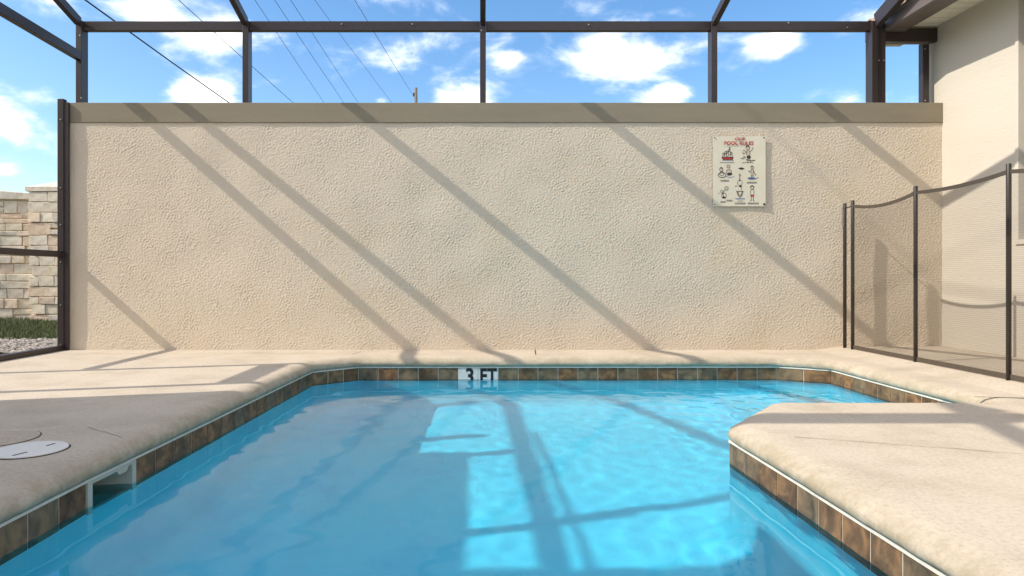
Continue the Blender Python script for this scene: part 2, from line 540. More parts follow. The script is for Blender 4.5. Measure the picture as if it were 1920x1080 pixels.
# ------------------------------------------------------------------ deck and coping
DP = dense(OUT, .035, 2)
DN = inward(DP)
FLAT = -.15                                              # where the rolled edge meets the flat deck
hole = [p + n * FLAT for p, n in zip(DP, DN)]
bm = bmesh.new()
XR = 2.80
outer = [(-3.62, -6), (XR, -6), (XR, 2.0), (XR, 3.6), (XR, 5.9), (0, 5.9), (-3.62, 5.9), (-3.62, 0)]
ov = [bm.verts.new((x, y, 0)) for x, y in outer]
hv = [bm.verts.new((p.x, p.y, 0)) for p in hole]
es = [bm.edges.new((ov[i], ov[(i + 1) % len(ov)])) for i in range(len(ov))]
es += [bm.edges.new((hv[i], hv[(i + 1) % len(hv)])) for i in range(len(hv))]
bmesh.ops.triangle_fill(bm, use_beauty=True, use_dissolve=False, edges=es)
prev = ov[1:5]
for x, z in ((3.0, .028), (4.6, .04)):
    cur = [bm.verts.new((x, v.co.y, z)) for v in ov[1:5]]
    for i in range(3):
        bm.faces.new((prev[i], cur[i], cur[i + 1], prev[i + 1]))
    prev = cur
# skirt along the left edge
a0 = [ov[6], ov[7], ov[0]]
lo = [bm.verts.new((v.co.x, v.co.y, -.14)) for v in a0]
for i in range(2):
    bm.faces.new((a0[i], a0[i + 1], lo[i + 1], lo[i]))
bmesh.ops.recalc_face_normals(bm, faces=bm.faces[:])
for f in bm.faces:
    if abs(f.normal.z) > .5 and f.normal.z < 0:
        f.normal_flip()
me = bpy.data.meshes.new('pool_deck'); bm.to_mesh(me); bm.free()
me.materials.append(M['deck'])
deck = struct(obj('pool_deck', me), 'beige textured concrete deck around the pool', 'deck')

prof = [(FLAT - .004, 0), (-.10, .0012), (-.06, 0), (-.033, -.0045), (-.010, -.013), (.007, -.025), (.0165, -.038), (.0185, -.049), (.016, -.059), (.010, -.068), (-.012, -.0735)]
n = len(DP)
nj = band_noise(24, n, 2.2, 9, 3)[:len(prof)]
nd = band_noise(24, n, 2.5, 12, 4)[:len(prof)]
amp = np.array([0, .3, .6, .9, 1, 1, 1, 1, .8, .6, .2])[:, None]
V, F = sweep(DP, prof, (nj * amp * .0008, nd * amp * .0016))
cp = MB().add(V, F)
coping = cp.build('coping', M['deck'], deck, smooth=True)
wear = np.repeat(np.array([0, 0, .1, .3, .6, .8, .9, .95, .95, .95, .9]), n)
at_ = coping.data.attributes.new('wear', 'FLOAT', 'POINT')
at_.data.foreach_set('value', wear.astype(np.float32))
coping['label'] = 'rolled bullnose edge of the deck around the pool'
# make the normals face up / out
def joint_or_line(a, b, w, name='joint', jag=0.0, k=1):
    pts = [Vector(a).lerp(Vector(b), i / k) for i in range(k + 1)]
    if jag:
        pts = [p + Vector((random.uniform(-jag, jag), random.uniform(-jag, jag), 0)) for p in pts]
    mb = MB()
    for p, q in zip(pts[:-1], pts[1:]):
        d = (q - p).normalized(); s = Vector((-d.y, d.x, 0)) * (w * random.uniform(.6, 1.3) / 2)
        mb.add([p - s, p + s, q + s, q - s], [(0, 1, 2, 3)])
    return mb.build(name, M['dark_gap'], deck)
joint_or_line((1.2, 2.63, .002), (2.75, 2.06, .002), .0025, 'crack', .004, 26)
joint_or_line((.42, 5.40, .0022), (.44, 5.745, .0022), .006)
joint_or_line((2.52, 3.50, .0022), (2.79, 3.46, .0022), .012)  # dark strip standing in for a thin shadow line across the deck
joint_or_line((-3.6, 5.47, .002), (-1.35, 5.47, .002), .003, 'crack', .003, 14)
joint_or_line((-1.62, 2.80, .002), (-1.38, 2.62, .002), .003, 'crack', .004, 6)
joint_or_line((-1.03, 5.40, .002), (-1.0, 5.60, .002), .006)

# ------------------------------------------------------------------ pool shell
SP = dense(OUT, .05, 0)
sh = MB()
V, F = sweep(SP, [(.0012, -.0745), (.0012, -.2275)])
def in_skimmer(f): return all(V[i][0] < -1.2 and 2.310 < V[i][1] < 2.620 for i in f)
F = [f for f in F if not in_skimmer(f)]
sh.add(V, F, 0)
V, F = sweep(SP, [(.0012, -.2277), (.002, -.2300), (.002, -.80), (.01, -.88), (.035, -.95), (.075, -.995), (.13, FLOOR)])
sh.add(V, F, 1)
pool = sh.build('pool', [M['joint_grout'], M['plaster']], smooth=True, recalc=False)
struct(pool, 'swimming pool basin with pale blue plaster and slate tile band', 'pool')
fp = [p + q * .13 for p, q in zip(SP, inward(SP))]
bm = bmesh.new()
vs = [bm.verts.new((p.x, p.y, FLOOR)) for p in fp]
es = [bm.edges.new((vs[i], vs[(i + 1) % len(vs)])) for i in range(len(vs))]
bmesh.ops.triangle_fill(bm, use_beauty=True, edges=es)
me = bpy.data.meshes.new('pool_floor'); bm.to_mesh(me); bm.free(); me.materials.append(M['plaster'])
pfloor = obj('pool_floor', me, pool)
for (x0, x1, z, nm) in ((1.75, 2.58, -.72, 'step'), (2.12, 2.58, -.44, 'step')):
    MB().box(x0, x1, 3.39, 5.24, FLOOR - .02, z).build(nm, M['plaster'], pool, bevel=.025)

# white mortar line between coping and tiles
V, F = sweep(SP, [(-.010, -.0695), (.0075, -.0712), (.0080, -.0800), (-.008, -.0812)])
gl = MB().add(V, F).build('mortar_line', M['grout'], pool, smooth=False)

TZ0, TZ1 = -.2270, -.0820
tile_me = MB().box(-.073, .073, -.0045, .0045, TZ0, TZ1).mesh('tile', M['slate'])
bmt = bmesh.new(); bmt.from_mesh(tile_me)
bmesh.ops.bevel(bmt, geom=[e for e in bmt.edges], offset=.0022, segments=1, affect='EDGES')
bmt.to_mesh(tile_me); bmt.free()
markers = []
def tile_run(a, b, first=None, skip=None):
    a = Vector(a); b = Vector(b); L = (b - a).length
    k = max(1, round(L / .152)); p = L / k
    d = (b - a) / L
    ang = math.atan2(-d.y, -d.x)
    for i in range(k):
        c = a + d * (p * (i + .5))
        if skip and skip(c):
            markers.append((c, ang, p)); continue
        # the left face of a ccw loop looks into the pool
        o = obj('tile', tile_me, pool, (c.x, c.y, random.uniform(-.0006, .0006)), (random.uniform(-.004, .004), 0, ang), ((p - .0062) / .146, 1, 1))
        o.location.x += random.uniform(-.0008, .0008)
for i in range(len(OUT)):
    a, b = OUT[i], OUT[(i + 1) % len(OUT)]
    if a == (-1.335, 2.615):
        continue                                        # the skimmer mouth
    if i == len(OUT) - 1:
        continue
    if a == (2.255, 5.235):
        tile_run(a, b, skip=lambda c: -.235 < c.x < .10)
    else:
        tile_run(a, b)

# depth marker tiles
for j, (c, ang, p) in enumerate(sorted(markers, key=lambda m: m[0].x)):
    mt = obj('depth_marker_tile', MB().box(-.5 * (p - .003), +.5 * (p - .003), -.0055, .0088, TZ0, TZ1).mesh('depth_marker_tile', M['white_tile'], bevel=.002),
             pool, (c.x, c.y, 0), (0, 0, ang))
    s = '3' if j == 0 else 'FT'
    mt['label'] = 'white tile with a black number 3' if j == 0 else 'white tile with black letters FT'
    if j < 2:
        me = text_mesh(s, .165 if j == 0 else .145, M['black'], bold=.0045)
        tx = obj('lettering', me, mt, (.012 if j == 0 else 0, -.0062, -.149), (math.radians(90), 0, 0), (.86, 1, 1) if j == 0 else (.82, 1.1, 1))

# skimmer mouth in the left wall
sa = Vector((-1.347, 2.316, 0)); sb = Vector((-1.335, 2.615, 0))
sd = (sb - sa).normalized(); sn = Vector((sd.y, -sd.x, 0))     # into the pool
SL = (sb - sa).length
sk = empty('skimmer', (sa + sb) / 2); sk.parent = pool
sk['label'] = 'ivory plastic skimmer mouth in the tile band'
R = Matrix(((sd.x, sn.x, 0), (sd.y, sn.y, 0), (0, 0, 1)))
def skp(mb, name, mat, bevel=0):
    o = mb.build(name, mat, sk, bevel=bevel)
    o.rotation_euler = R.to_euler() if False else (0, 0, math.atan2(sd.y, sd.x))
    return o
# local frame: x along the wall (sd), y = left of sd = away from the pool
fm = MB()
fm.box(-SL / 2, -SL / 2 + .026, -.008, .02, -.24, -.0815)
fm.box(SL / 2 - .026, SL / 2, -.008, .02, -.24, -.0815)
fm.box(-SL / 2 + .0261, SL / 2 - .0261, -.007, .02, -.092, -.0816)
fm.box(-SL / 2 + .0261, SL / 2 - .0261, -.001, .02, -.30, -.2285)
fm.add([(.02, -.0085, -.09), (.10, -.0085, -.09), (.085, -.0085, -.107), (.035, -.0085, -.107),
        (.02, .012, -.09), (.10, .012, -.09), (.085, .012, -.107), (.035, .012, -.107)],
       [(0, 1, 2, 3), (7, 6, 5, 4), (0, 4, 5, 1), (1, 5, 6, 2), (2, 6, 7, 3), (3, 7, 4, 0)])
skp(fm, 'skimmer_frame', M['plastic'])
th = MB()
w0, w1 = SL / 2 - .026, SL / 2 - .07
th.add([(-w0, .0201, -.0925), (w0, .0201, -.0925), (w0, .0201, -.30), (-w0, .0201, -.30),
        (-w1, .24, -.095), (w1, .24, -.095), (w1, .24, -.24), (-w1, .24, -.24)],
       [(0, 1, 5, 4), (1, 2, 6, 5), (2, 3, 7, 6), (3, 0, 4, 7), (4, 5, 6, 7)])
skp(th, 'skimmer_throat', M['plastic'])

# ------------------------------------------------------------------ water
wx0, wx1, wy0, wy1 = -1.75, 2.75, .45, 5.40
st = .022
nx = int((wx1 - wx0) / st); ny = int((wy1 - wy0) / st)
xs = np.linspace(wx0, wx1, nx); ys = np.linspace(wy0, wy1, ny)
XX, YY = np.meshgrid(xs, ys)
calm = band_noise(ny, nx, 8, 26, 21) * .00026 + band_noise(ny, nx, 4, 8, 22) * .00011
lively = (band_noise(ny, nx, 3.5, 7, 23) * .0006 + band_noise(ny, nx, 7, 15, 25) * .0010) * np.exp(-(((XX - 1.5) / .7) ** 2 + ((YY - 4.1) / .65) ** 2))
ZZ = WATER + calm + lively
P = np.stack([XX, YY, ZZ], -1)
B = WATER - 1.1
# sides and bottom of the body of water
ev = []; ef = []
def strip(top):
    base = len(ev)
    for p in top: ev.append(tuple(p))
    for p in top: ev.append((p[0], p[1], B))
    k = len(top)
    for i in range(k - 1):
        ef.append((base + i, base + k + i, base + k + i + 1, base + i + 1))
strip(P[0]); strip(P[-1][::-1]); strip(P[::-1, 0]); strip(P[:, -1])
b0 = len(ev)
ev += [(wx0, wy0, B), (wx0, wy1, B), (wx1, wy1, B), (wx1, wy0, B)]
ef.append((b0, b0 + 1, b0 + 2, b0 + 3))
wme = grid_mesh('water', P, M['water'], True, (ev, ef))
bm = bmesh.new(); bm.from_mesh(wme)
bmesh.ops.remove_doubles(bm, verts=bm.verts[:], dist=1e-5)
bmesh.ops.recalc_face_normals(bm, faces=bm.faces[:])
bm.to_mesh(wme); bm.free()
water = struct(obj('water', wme), 'clear blue pool water', 'water')
water.cycles.is_caustics_caster = True
for o in [pool] + list(pool.children) + list(sk.children):
    if o.type == 'MESH':
        o.cycles.is_caustics_receiver = True

# ------------------------------------------------------------------ stucco boundary wall with cap
WX0, WX1, WY, WZ = -3.48, 3.87, 5.75, 2.08
pw = empty('boundary_wall', (0, WY + .1, 0))
tag(pw, 'long tan stucco wall with a taupe cap behind the pool', 'wall')
CZ = 1.912
g = .0062
nx = int((WX1 - WX0) / g); nz_ = int((CZ + .02) / g)
h = band_noise(nz_, nx, 2.0, 3.2, 31) * .6 + band_noise(nz_, nx, 3.0, 5.5, 32) * .95 + band_noise(nz_, nx, 6, 14, 34) * .35
h = np.tanh(h * .8) + np.clip(h, 0, 3) * .25
h *= 1 + .15 * np.clip(band_noise(nz_, nx, 30, 90, 35), -1.5, 1.5)
h2 = band_noise(nz_, nx, 60, 200, 33) * .0012
rel = h * .0011 + h2
xs = np.linspace(WX0, WX1, nx); zs = np.linspace(-.02, CZ, nz_)
XX, ZZ = np.meshgrid(xs, zs)
P = np.stack([XX, WY - rel, ZZ], -1)
ev = [(WX0, WY + .004, -.1), (WX1, WY + .004, -.1), (WX1, WY + .004, CZ), (WX0, WY + .004, CZ),
      (WX0, WY + .2, -.1), (WX1, WY + .2, -.1), (WX1, WY + .2, CZ), (WX0, WY + .2, CZ)]
ef = [(0, 3, 7, 4), (1, 5, 6, 2), (3, 2, 6, 7), (4, 7, 6, 5)]
o = obj('stucco_face', grid_mesh('stucco_face', P, M['stucco'], True, (ev, ef)), pw)
o.matrix_parent_inverse = Matrix.Translation(pw.location).inverted()
# wall end pilaster facing, smooth
part(MB().box(WX0 - .012, WX1 + .002, WY - .012, WY + .215, CZ + .0005, WZ), 'cap', M['cap'], pw, bevel=.004)

# ------------------------------------------------------------------ house on the right
HX = 3.87
house = empty('house', (HX, 3, 0))
tag(house, 'cream stucco house with bronze gutter at the right', 'house')
hw = MB()
# wall with a window opening: Y 3.4..4.86, z .90..2.5
Y0, Y1 = -6, 5.93
oy0, oy1, oz0, oz1 = 3.3, 4.915, .885, 2.62
for (a, b, c, d) in ((oy1, Y1, -.1, 2.95), (Y0, oy0, -.1, 2.95), (oy0, oy1, -.1, oz0), (oy0, oy1, oz1, 2.95)):
    hw.add([(HX, a, c), (HX, b, c), (HX, b, d), (HX, a, d)], [(0, 1, 2, 3)])
hw.add([(HX, oy0, oz0), (HX, oy1, oz0), (HX + .12, oy1, oz0), (HX + .12, oy0, oz0)], [(0, 1, 2, 3)])
hw.add([(HX, oy1, oz0), (HX, oy1, oz1), (HX + .12, oy1, oz1), (HX + .12, oy1, oz0)], [(0, 1, 2, 3)])
hw.add([(HX, oy0, oz1), (HX, oy1, oz1), (HX + .12, oy1, oz1), (HX + .12, oy0, oz1)], [(0, 1, 2, 3)])
hw.add([(HX, Y1, -.1), (HX + 5, Y1, -.1), (HX + 5, Y1, 2.95), (HX, Y1, 2.95)], [(0, 1, 2, 3)])
part(hw, 'wall', M['house'], house)
tr = MB()
bw = .035
tr.box(HX - .012, HX + .01, oy1 + .001, oy1 + bw, oz0 - bw, oz1 + bw)
tr.box(HX - .012, HX + .01, oy0 - bw, oy0 - .001, oz0 - bw, oz1 + bw)
tr.box(HX - .0125, HX + .01, oy0 + .0005, oy1 - .0005, oz0 - bw, oz0 - .001)
tr.box(HX - .0125, HX + .01, oy0 + .0005, oy1 - .0005, oz1 + .001, oz1 + bw)
part(tr, 'window_surround', M['house'], house)
win = empty('window', (HX + .06, (oy0 + oy1) / 2, oz0)); win.parent = house
win.location = Vector((HX + .06, (oy0 + oy1) / 2, oz0)) - Vector(house.location)
wf = MB(); fw = .05
wf.box(HX + .03, HX + .09, oy1 - fw, oy1 - .002, oz0 + .002, oz1 - .002)
wf.box(HX + .03, HX + .09, oy0 + .002, oy0 + fw, oz0 + .002, oz1 - .002)
wf.box(HX + .031, HX + .089, oy0 + fw + .0005, oy1 - fw - .0005, oz0 + .002, oz0 + fw)
wf.box(HX + .031, HX + .089, oy0 + fw + .0005, oy1 - fw - .0005, oz1 - fw, oz1 - .002)
wf.box(HX + .032, HX + .088, (oy0 + oy1) / 2 - .025, (oy0 + oy1) / 2 + .025, oz0 + fw + .001, oz1 - fw - .001)
part(wf, 'window_frame', M['window_frame'], win)
part(MB().box(HX + .055, HX + .061, oy0 + fw, oy1 - fw, oz0 + fw, oz1 - fw), 'window_pane', M['glass_dark'], win)

# soffit: ribbed panels, each board its own piece
GX0, GX1 = 3.415, 3.565
k = 0
y = -1.0
while y < 6.3:
    sb_ = MB().box(GX1 + .021, HX - .001, y, y + .090, 2.750, 2.772)
    part(sb_, 'soffit_board', M['soffit'], house)
    y += .102
part(MB().box(GX1 + .002, HX - .002, -1.2, 6.35, 2.7735, 2.79), 'soffit_backing', M['soffit'], house)
gt = MB()
GE = 6.10
prof_g = [(GX1, 2.70), (GX0 + .012, 2.70), (GX0, 2.712), (GX0, 2.80), (GX0 - .012, 2.812), (GX0 - .012, 2.828), (GX0 + .012, 2.828), (GX0 + .012, 2.725), (GX1, 2.725)]
V = [(x, yy, z) for yy in (-6, GE) for x, z in prof_g]
kq = len(prof_g)
gt.add(V, [(i, (i + 1) % kq, kq + (i + 1) % kq, kq + i) for i in range(kq)] + [tuple(range(kq)), tuple(range(2 * kq - 1, kq - 1, -1))])
part(gt, 'gutter', M['bronze_light'], house)
part(MB().box(GX1 + .0005, GX1 + .02, -6, GE, 2.7, 2.86), 'fascia', M['bronze_light'], house)
# roof deck and barrel tiles running down to the gutter
rs = math.tan(math.radians(20))
rd = MB().add([(3.50, -6, 2.862), (3.50, GE + .1, 2.862), (7.5, GE + .1, 2.862 + 4.0 * rs), (7.5, -6, 2.862 + 4.0 * rs),
               (3.50, -6, 2.842), (3.50, GE + .1, 2.842), (7.5, GE + .1, 2.842 + 4.0 * rs), (7.5, -6, 2.842 + 4.0 * rs)],
              [(0, 1, 2, 3), (7, 6, 5, 4), (0, 4, 5, 1), (1, 5, 6, 2), (2, 6, 7, 3), (3, 7, 4, 0)])
part(rd, 'roof_deck', M['roof_tile'], house)
bt = MB()
nseg = 8
ring = []
for (xx, r0) in ((0, .085), (.42, .072)):
    for rr in (r0, r0 - .014):
        ring.append([(xx, rr * math.cos(math.pi * i / nseg), xx * rs + rr * .8 * math.sin(math.pi * i / nseg)) for i in range(nseg + 1)])
q = nseg + 1
V = [p for rg in ring for p in rg]
F = []
for i in range(nseg):
    F += [(i, i + 1, 2 * q + i + 1, 2 * q + i), (q + i, 3 * q + i, 3 * q + i + 1, q + i + 1), (i, q + i, q + i + 1, i + 1), (2 * q + i, 2 * q + i + 1, 3 * q + i + 1, 3 * q + i)]
F += [(0, 2 * q, 3 * q, q), (nseg, q + nseg, 3 * q + nseg, 2 * q + nseg)]
btm = bt.add(V, F).mesh('roof_tile', M['roof_tile'], smooth=False)
for c in range(3):
    yy = 6.08
    while yy > 3.2:
        o = obj('roof_tile', btm, house, Vector((3.44 + c * .37, yy + random.uniform(-.008, .008), 2.862 + c * .37 * rs - .02 + c * .0)) - Vector(house.location),
                (0, random.uniform(-.02, .02), random.uniform(-.03, .03)))
        yy -= .20

# ------------------------------------------------------------------ screen enclosure (cage)
cage = empty('pool_cage', (0, 5.83, WZ))
tag(cage, 'dark bronze aluminium screen enclosure frame over the pool', 'enclosure')
def cg(name, a, b, w, h, up=(0, 0, 1), mat='bronze', bevel=.003):
    return part(MB().bar(a, b, w, h, up), name, M[mat], cage, bevel=bevel)
RY = 5.835
RAIL_Z = 2.752
SL_ = .29
def roof_z(y): return RAIL_Z + SL_ * (RY - y)
for (xc, w) in ((-3.425, .05), (-2.012, .05), (.002, .05), (1.965, .05)):
    cg('post', (xc, RY, WZ + .001), (xc, RY, RAIL_Z + .0402), w, .10, (0, 1, 0))
    part(MB().box(xc - w / 2 - .012, xc + w / 2 + .012, RY - .06, RY + .06, WZ + .0005, WZ + .008), 'post_foot', M['bronze'], cage)
    cg('roof_beam', (xc, RY - .052, roof_z(RY - .052) + .012), (xc, 1.93, roof_z(1.93) + .012), .046, .07)
# heavy corner post by the house
cg('post', (3.325, RY, WZ + .001), (3.325, RY, RAIL_Z + .035), .05, .10, (0, 1, 0))
cg('post', (3.388, RY, WZ + .001), (3.388, RY, RAIL_Z + .02), .07, .075, (0, 1, 0))
cg('roof_beam', (3.345, RY - .052, roof_z(RY - .052) + .02), (3.345, 1.93, roof_z(1.93) + .02), .05, .12)
cg('rail', (-3.449, RY, RAIL_Z), (-2.038, RY, RAIL_Z), .05, .08)
cg('rail', (-1.986, RY, RAIL_Z), (-.024, RY, RAIL_Z), .05, .08)
cg('rail', (.028, RY, RAIL_Z), (1.939, RY, RAIL_Z), .05, .08)
cg('rail', (1.991, RY, RAIL_Z), (3.299, RY, RAIL_Z), .05, .08)
cg('header', (3.424, RY, 2.675), (3.868, RY, 2.675), .06, .115)
cg('header', (3.424, RY - .02, 2.607), (3.79, RY - .02, 2.607), .03, .018, mat='bronze_light')
cg('post', (3.79, RY + .03, WZ + .001), (3.79, RY + .03, 2.616), .055, .06, (0, 1, 0))
# left side wall of the cage
LX = -3.53
cg('post', (LX, 5.731, -.001), (LX, 5.731, 2.105), .052, .05, (0, 1, 0))
cg('post', (LX + .045, 5.722, 0), (LX + .045, 5.722, 2.078), .0385, .02, (0, 1, 0))
cg('side_rail', (-3.425, RY - .052, 2.488), (-3.425, 1.3, 2.625), .05, .075)
cg('side_rail', (-3.43, 3.4, 2.655), (-3.43, 1.3, 2.76), .022, .022)
cg('chair_rail', (LX, 5.705, .805), (LX, 4.30, .805), .05, .05)
cg('base_rail', (LX, 5.705, .022), (LX, 4.30, .022), .055, .04)
for y, z1 in ((4.26, 2.438), (3.40, 2.438)):
    cg('post', (LX + .02, y, 0), (LX + .02, y, z1), .05, .06, (0, 1, 0))
cg('door_header', (LX + .02, 4.22, 1.83), (LX + .02, 3.44, 1.83), .05, .14)
cg('post', (-3.425, 3.05, 2.30), (-3.425, 3.05, 2.53), .05, .07, (0, 1, 0))
cg('post', (-3.425, 2.06, 2.30), (-3.425, 2.06, roof_z(2.06) - .045), .05, .07, (0, 1, 0))
# ridge and far side of the roof
cg('ridge_beam', (-3.46, 1.80, 3.90), (-2.05, 1.80, 3.90), .16, .20)
cg('roof_brace', (-1.90, 2.60, 3.84), (-2.40, .90, 3.84), .06, .09)
# screws and clips
scm = MB().tube([(0, 0, 0), (0, -.006, 0)], .006, 8).mesh('screw', M['screw'])
for (x, y, z) in [(LX + .005, 5.704, 1.93), (LX + .005, 5.704, 1.36), (LX + .005, 5.704, 1.05), (LX + .005, 5.704, .74), (LX + .005, 5.704, .38), (LX + .005, 5.704, .05),
                  (-3.41, 5.782, 2.66), (-3.40, 5.782, 2.13), (-.01, 5.782, 2.70), (3.36, 5.79, 2.45), (3.40, 5.79, 2.45), (3.775, 5.83, 2.56), (3.775, 5.83, 2.12),
                  (-1.2, 5.809, 2.765), (-.6, 5.809, 2.765), (.9, 5.809, 2.76), (2.6, 5.809, 2.775), (3.1, 5.809, 2.735)]:
    obj('screw', scm, cage, Vector((x, y, z)) - Vector(cage.location))

# ------------------------------------------------------------------ side wall and neighbouring wing outside the frame (they shade the near deck)
sw = empty('side_wall', (-3.6, 1.3, 0))
tag(sw, 'tan stucco side wall carrying the left side of the screen enclosure', 'wall')
part(MB().box(-3.62, -3.42, 1.385, 3.09, -.1, 2.14), 'wall_body', M['stucco'], sw)
part(MB().box(-3.635, -3.405, 1.385, 3.105, 2.1405, 2.275), 'cap', M['cap'], sw)
wing = empty('house_wing', (-5, -1.5, 0))
tag(wing, 'cream stucco wing of the house left of the pool', 'house')
part(MB().box(-7.5, -3.55, -6.5, 1.36, -.1, 3.52), 'wall', M['house'], wing)
RZ = 3.521
part(MB().add([(-7.8, -6.8, RZ), (-3.48, -6.8, RZ), (-3.48, 1.38, RZ), (-7.8, 1.38, RZ), (-7.8, -6.8, RZ + .09), (-3.48, -6.8, RZ + .09), (-3.48, 1.38, RZ + .09), (-7.8, 1.38, RZ + .09),
               (-5.6, -4.5, 4.2), (-5.6, -.9, 4.2)],
              [(0, 1, 2, 3), (0, 4, 5, 1), (1, 5, 6, 2), (2, 6, 7, 3), (3, 7, 4, 0), (4, 8, 5), (5, 8, 9, 6), (6, 9, 7), (7, 9, 8, 4)]), 'roof', M['roof_tile'], wing)

# ------------------------------------------------------------------ pool safety fence
FX = 3.0
fence = empty('safety_fence', (FX, 4.6, .03))
tag(fence, 'brown mesh pool safety fence on slim dark poles', 'fence')
PB = .026
poles = [(5.655, 1.225), (5.535, 1.235), (4.73, 1.245), (3.893, 1.262), (2.98, 1.262), (2.1, 1.262)]
for i, (y, zt) in enumerate(poles):
    p = part(MB().tube([(FX, y, PB), (FX, y, zt - .004), (FX, y, zt)], [.0138, .0138, .012], 14), 'pole', M['pole'], fence, smooth=False)
    p.data.polygons.foreach_set('use_smooth', [len(f.vertices) == 4 for f in p.data.polygons])
part(MB().box(FX - .022, FX - .014, 5.645, 5.665, 1.03, 1.19), 'latch', M['screw'], fence)
part(MB().tube([(FX, 5.655, 1.19), (FX, 5.59, 1.185), (FX, 5.535, 1.19)], .005, 8), 'latch_cord', M['pole'], fence)
def hemline(ya, za, yb, zb, sag, k=14):
    return [(FX, ya + (yb - ya) * i / k, za + (zb - za) * i / k - sag * 4 * (i / k) * (1 - i / k)) for i in range(k + 1)]
for (a, b, sag) in ((1, 2, .04), (2, 3, .02), (3, 4, .03), (4, 5, .03)):
    ya, za = poles[a]; yb, zb = poles[b]
    top = hemline(ya, za - .045, yb, zb - .045, sag)
    hm = MB()
    k = len(top)
    for s, dz in ((-1, .012), (1, .012), (1, -.012), (-1, -.012)):
        hm.v += [(x + s * .003, y, z + dz) for x, y, z in top]
    for i in range(k - 1):
        for c in range(4):
            d = (c + 1) % 4
            hm.f.append((c * k + i, c * k + i + 1, d * k + i + 1, d * k + i)); hm.mi.append(0)
    part(hm, 'top_hem', M['hem'], fence)
    part(MB().bar((FX, ya - .016, PB + .022), (FX, yb + .016, PB + .022), .008, .028), 'bottom_hem', M['hem'], fence)
    fb = MB()
    V = [(x, y, z - .0125) for x, y, z in top] + [(x, y, PB + .0365) for x, y, z in top]
    fb.add(V, [(i, i + 1, k + i + 1, k + i) for i in range(k - 1)])
    part(fb, 'mesh_panel', M['fabric'], fence)

# ------------------------------------------------------------------ pool rules sign
sx0, sx1, sz0, sz1 = 1.936, 2.376, 1.208, 1.797
scx, scz = (sx0 + sx1) / 2, (sz0 + sz1) / 2
SY = WY - .014
sign = empty('pool_rules_sign', (scx, SY, scz))
tag(sign, 'cream pool rules sign with red title on the stucco wall', 'sign')
bd = MB()
kx = 12
for (dy) in (0, .003):
    for zz in (sz0, sz1):
        for i in range(kx + 1):
            f = i / kx
            bow = .003 * (max(0, f - .55) / .45) ** 2
            bd.v.append((sx0 + (sx1 - sx0) * f, SY - bow + dy, zz))
q = kx + 1
for i in range(kx):
    for f in ((i, i + 1, q + i + 1, q + i), (2 * q + i, 3 * q + i, 3 * q + i + 1, 2 * q + i + 1), (i, 2 * q + i, 2 * q + i + 1, i + 1), (q + i, q + i + 1, 3 * q + i + 1, 3 * q + i)):
        bd.f.append(f); bd.mi.append(0)
bd.f += [(0, q, 3 * q, 2 * q), (kx, 2 * q + kx, 3 * q + kx, q + kx)]; bd.mi += [0, 0]
part(bd, 'board', M['sign'], sign)
PW, PH = sx1 - sx0, sz1 - sz0
def sp(fx, fy, d=.0012):
    """a point on the board: fractions from the left and from the top"""
    bow = .003 * (max(0, fx - .55) / .45) ** 2
    return Vector((sx0 + PW * fx, SY - bow - d, sz1 - PH * fy))
def letter(s, fx, fy, size, mat, bold, shear=0, sxx=1.0, nm='lettering'):
    me = text_mesh(s, size, mat, bold, shear)
    p = sp(fx, fy, .0035)
    o = obj(nm, me, sign, p - Vector(sign.location), (math.radians(90), 0, math.radians(1.0)), (sxx, 1, 1))
    return o
letter('OUR', .50, .040, .034, M['red'], .0004, .35, 1.15, 'title')
letter('POOL RULES', .49, .104, .043, M['red'], .0007, 0, .97, 'title')
for fx, fy, r in ((.03, .022, .004), (.965, .022, .005), (.03, .975, .004), (.972, .972, .009)):
    p = sp(fx, fy)
    part(MB().tube([p, p + Vector((0, -.005, 0))], r, 10), 'screw', M['ink'], sign)

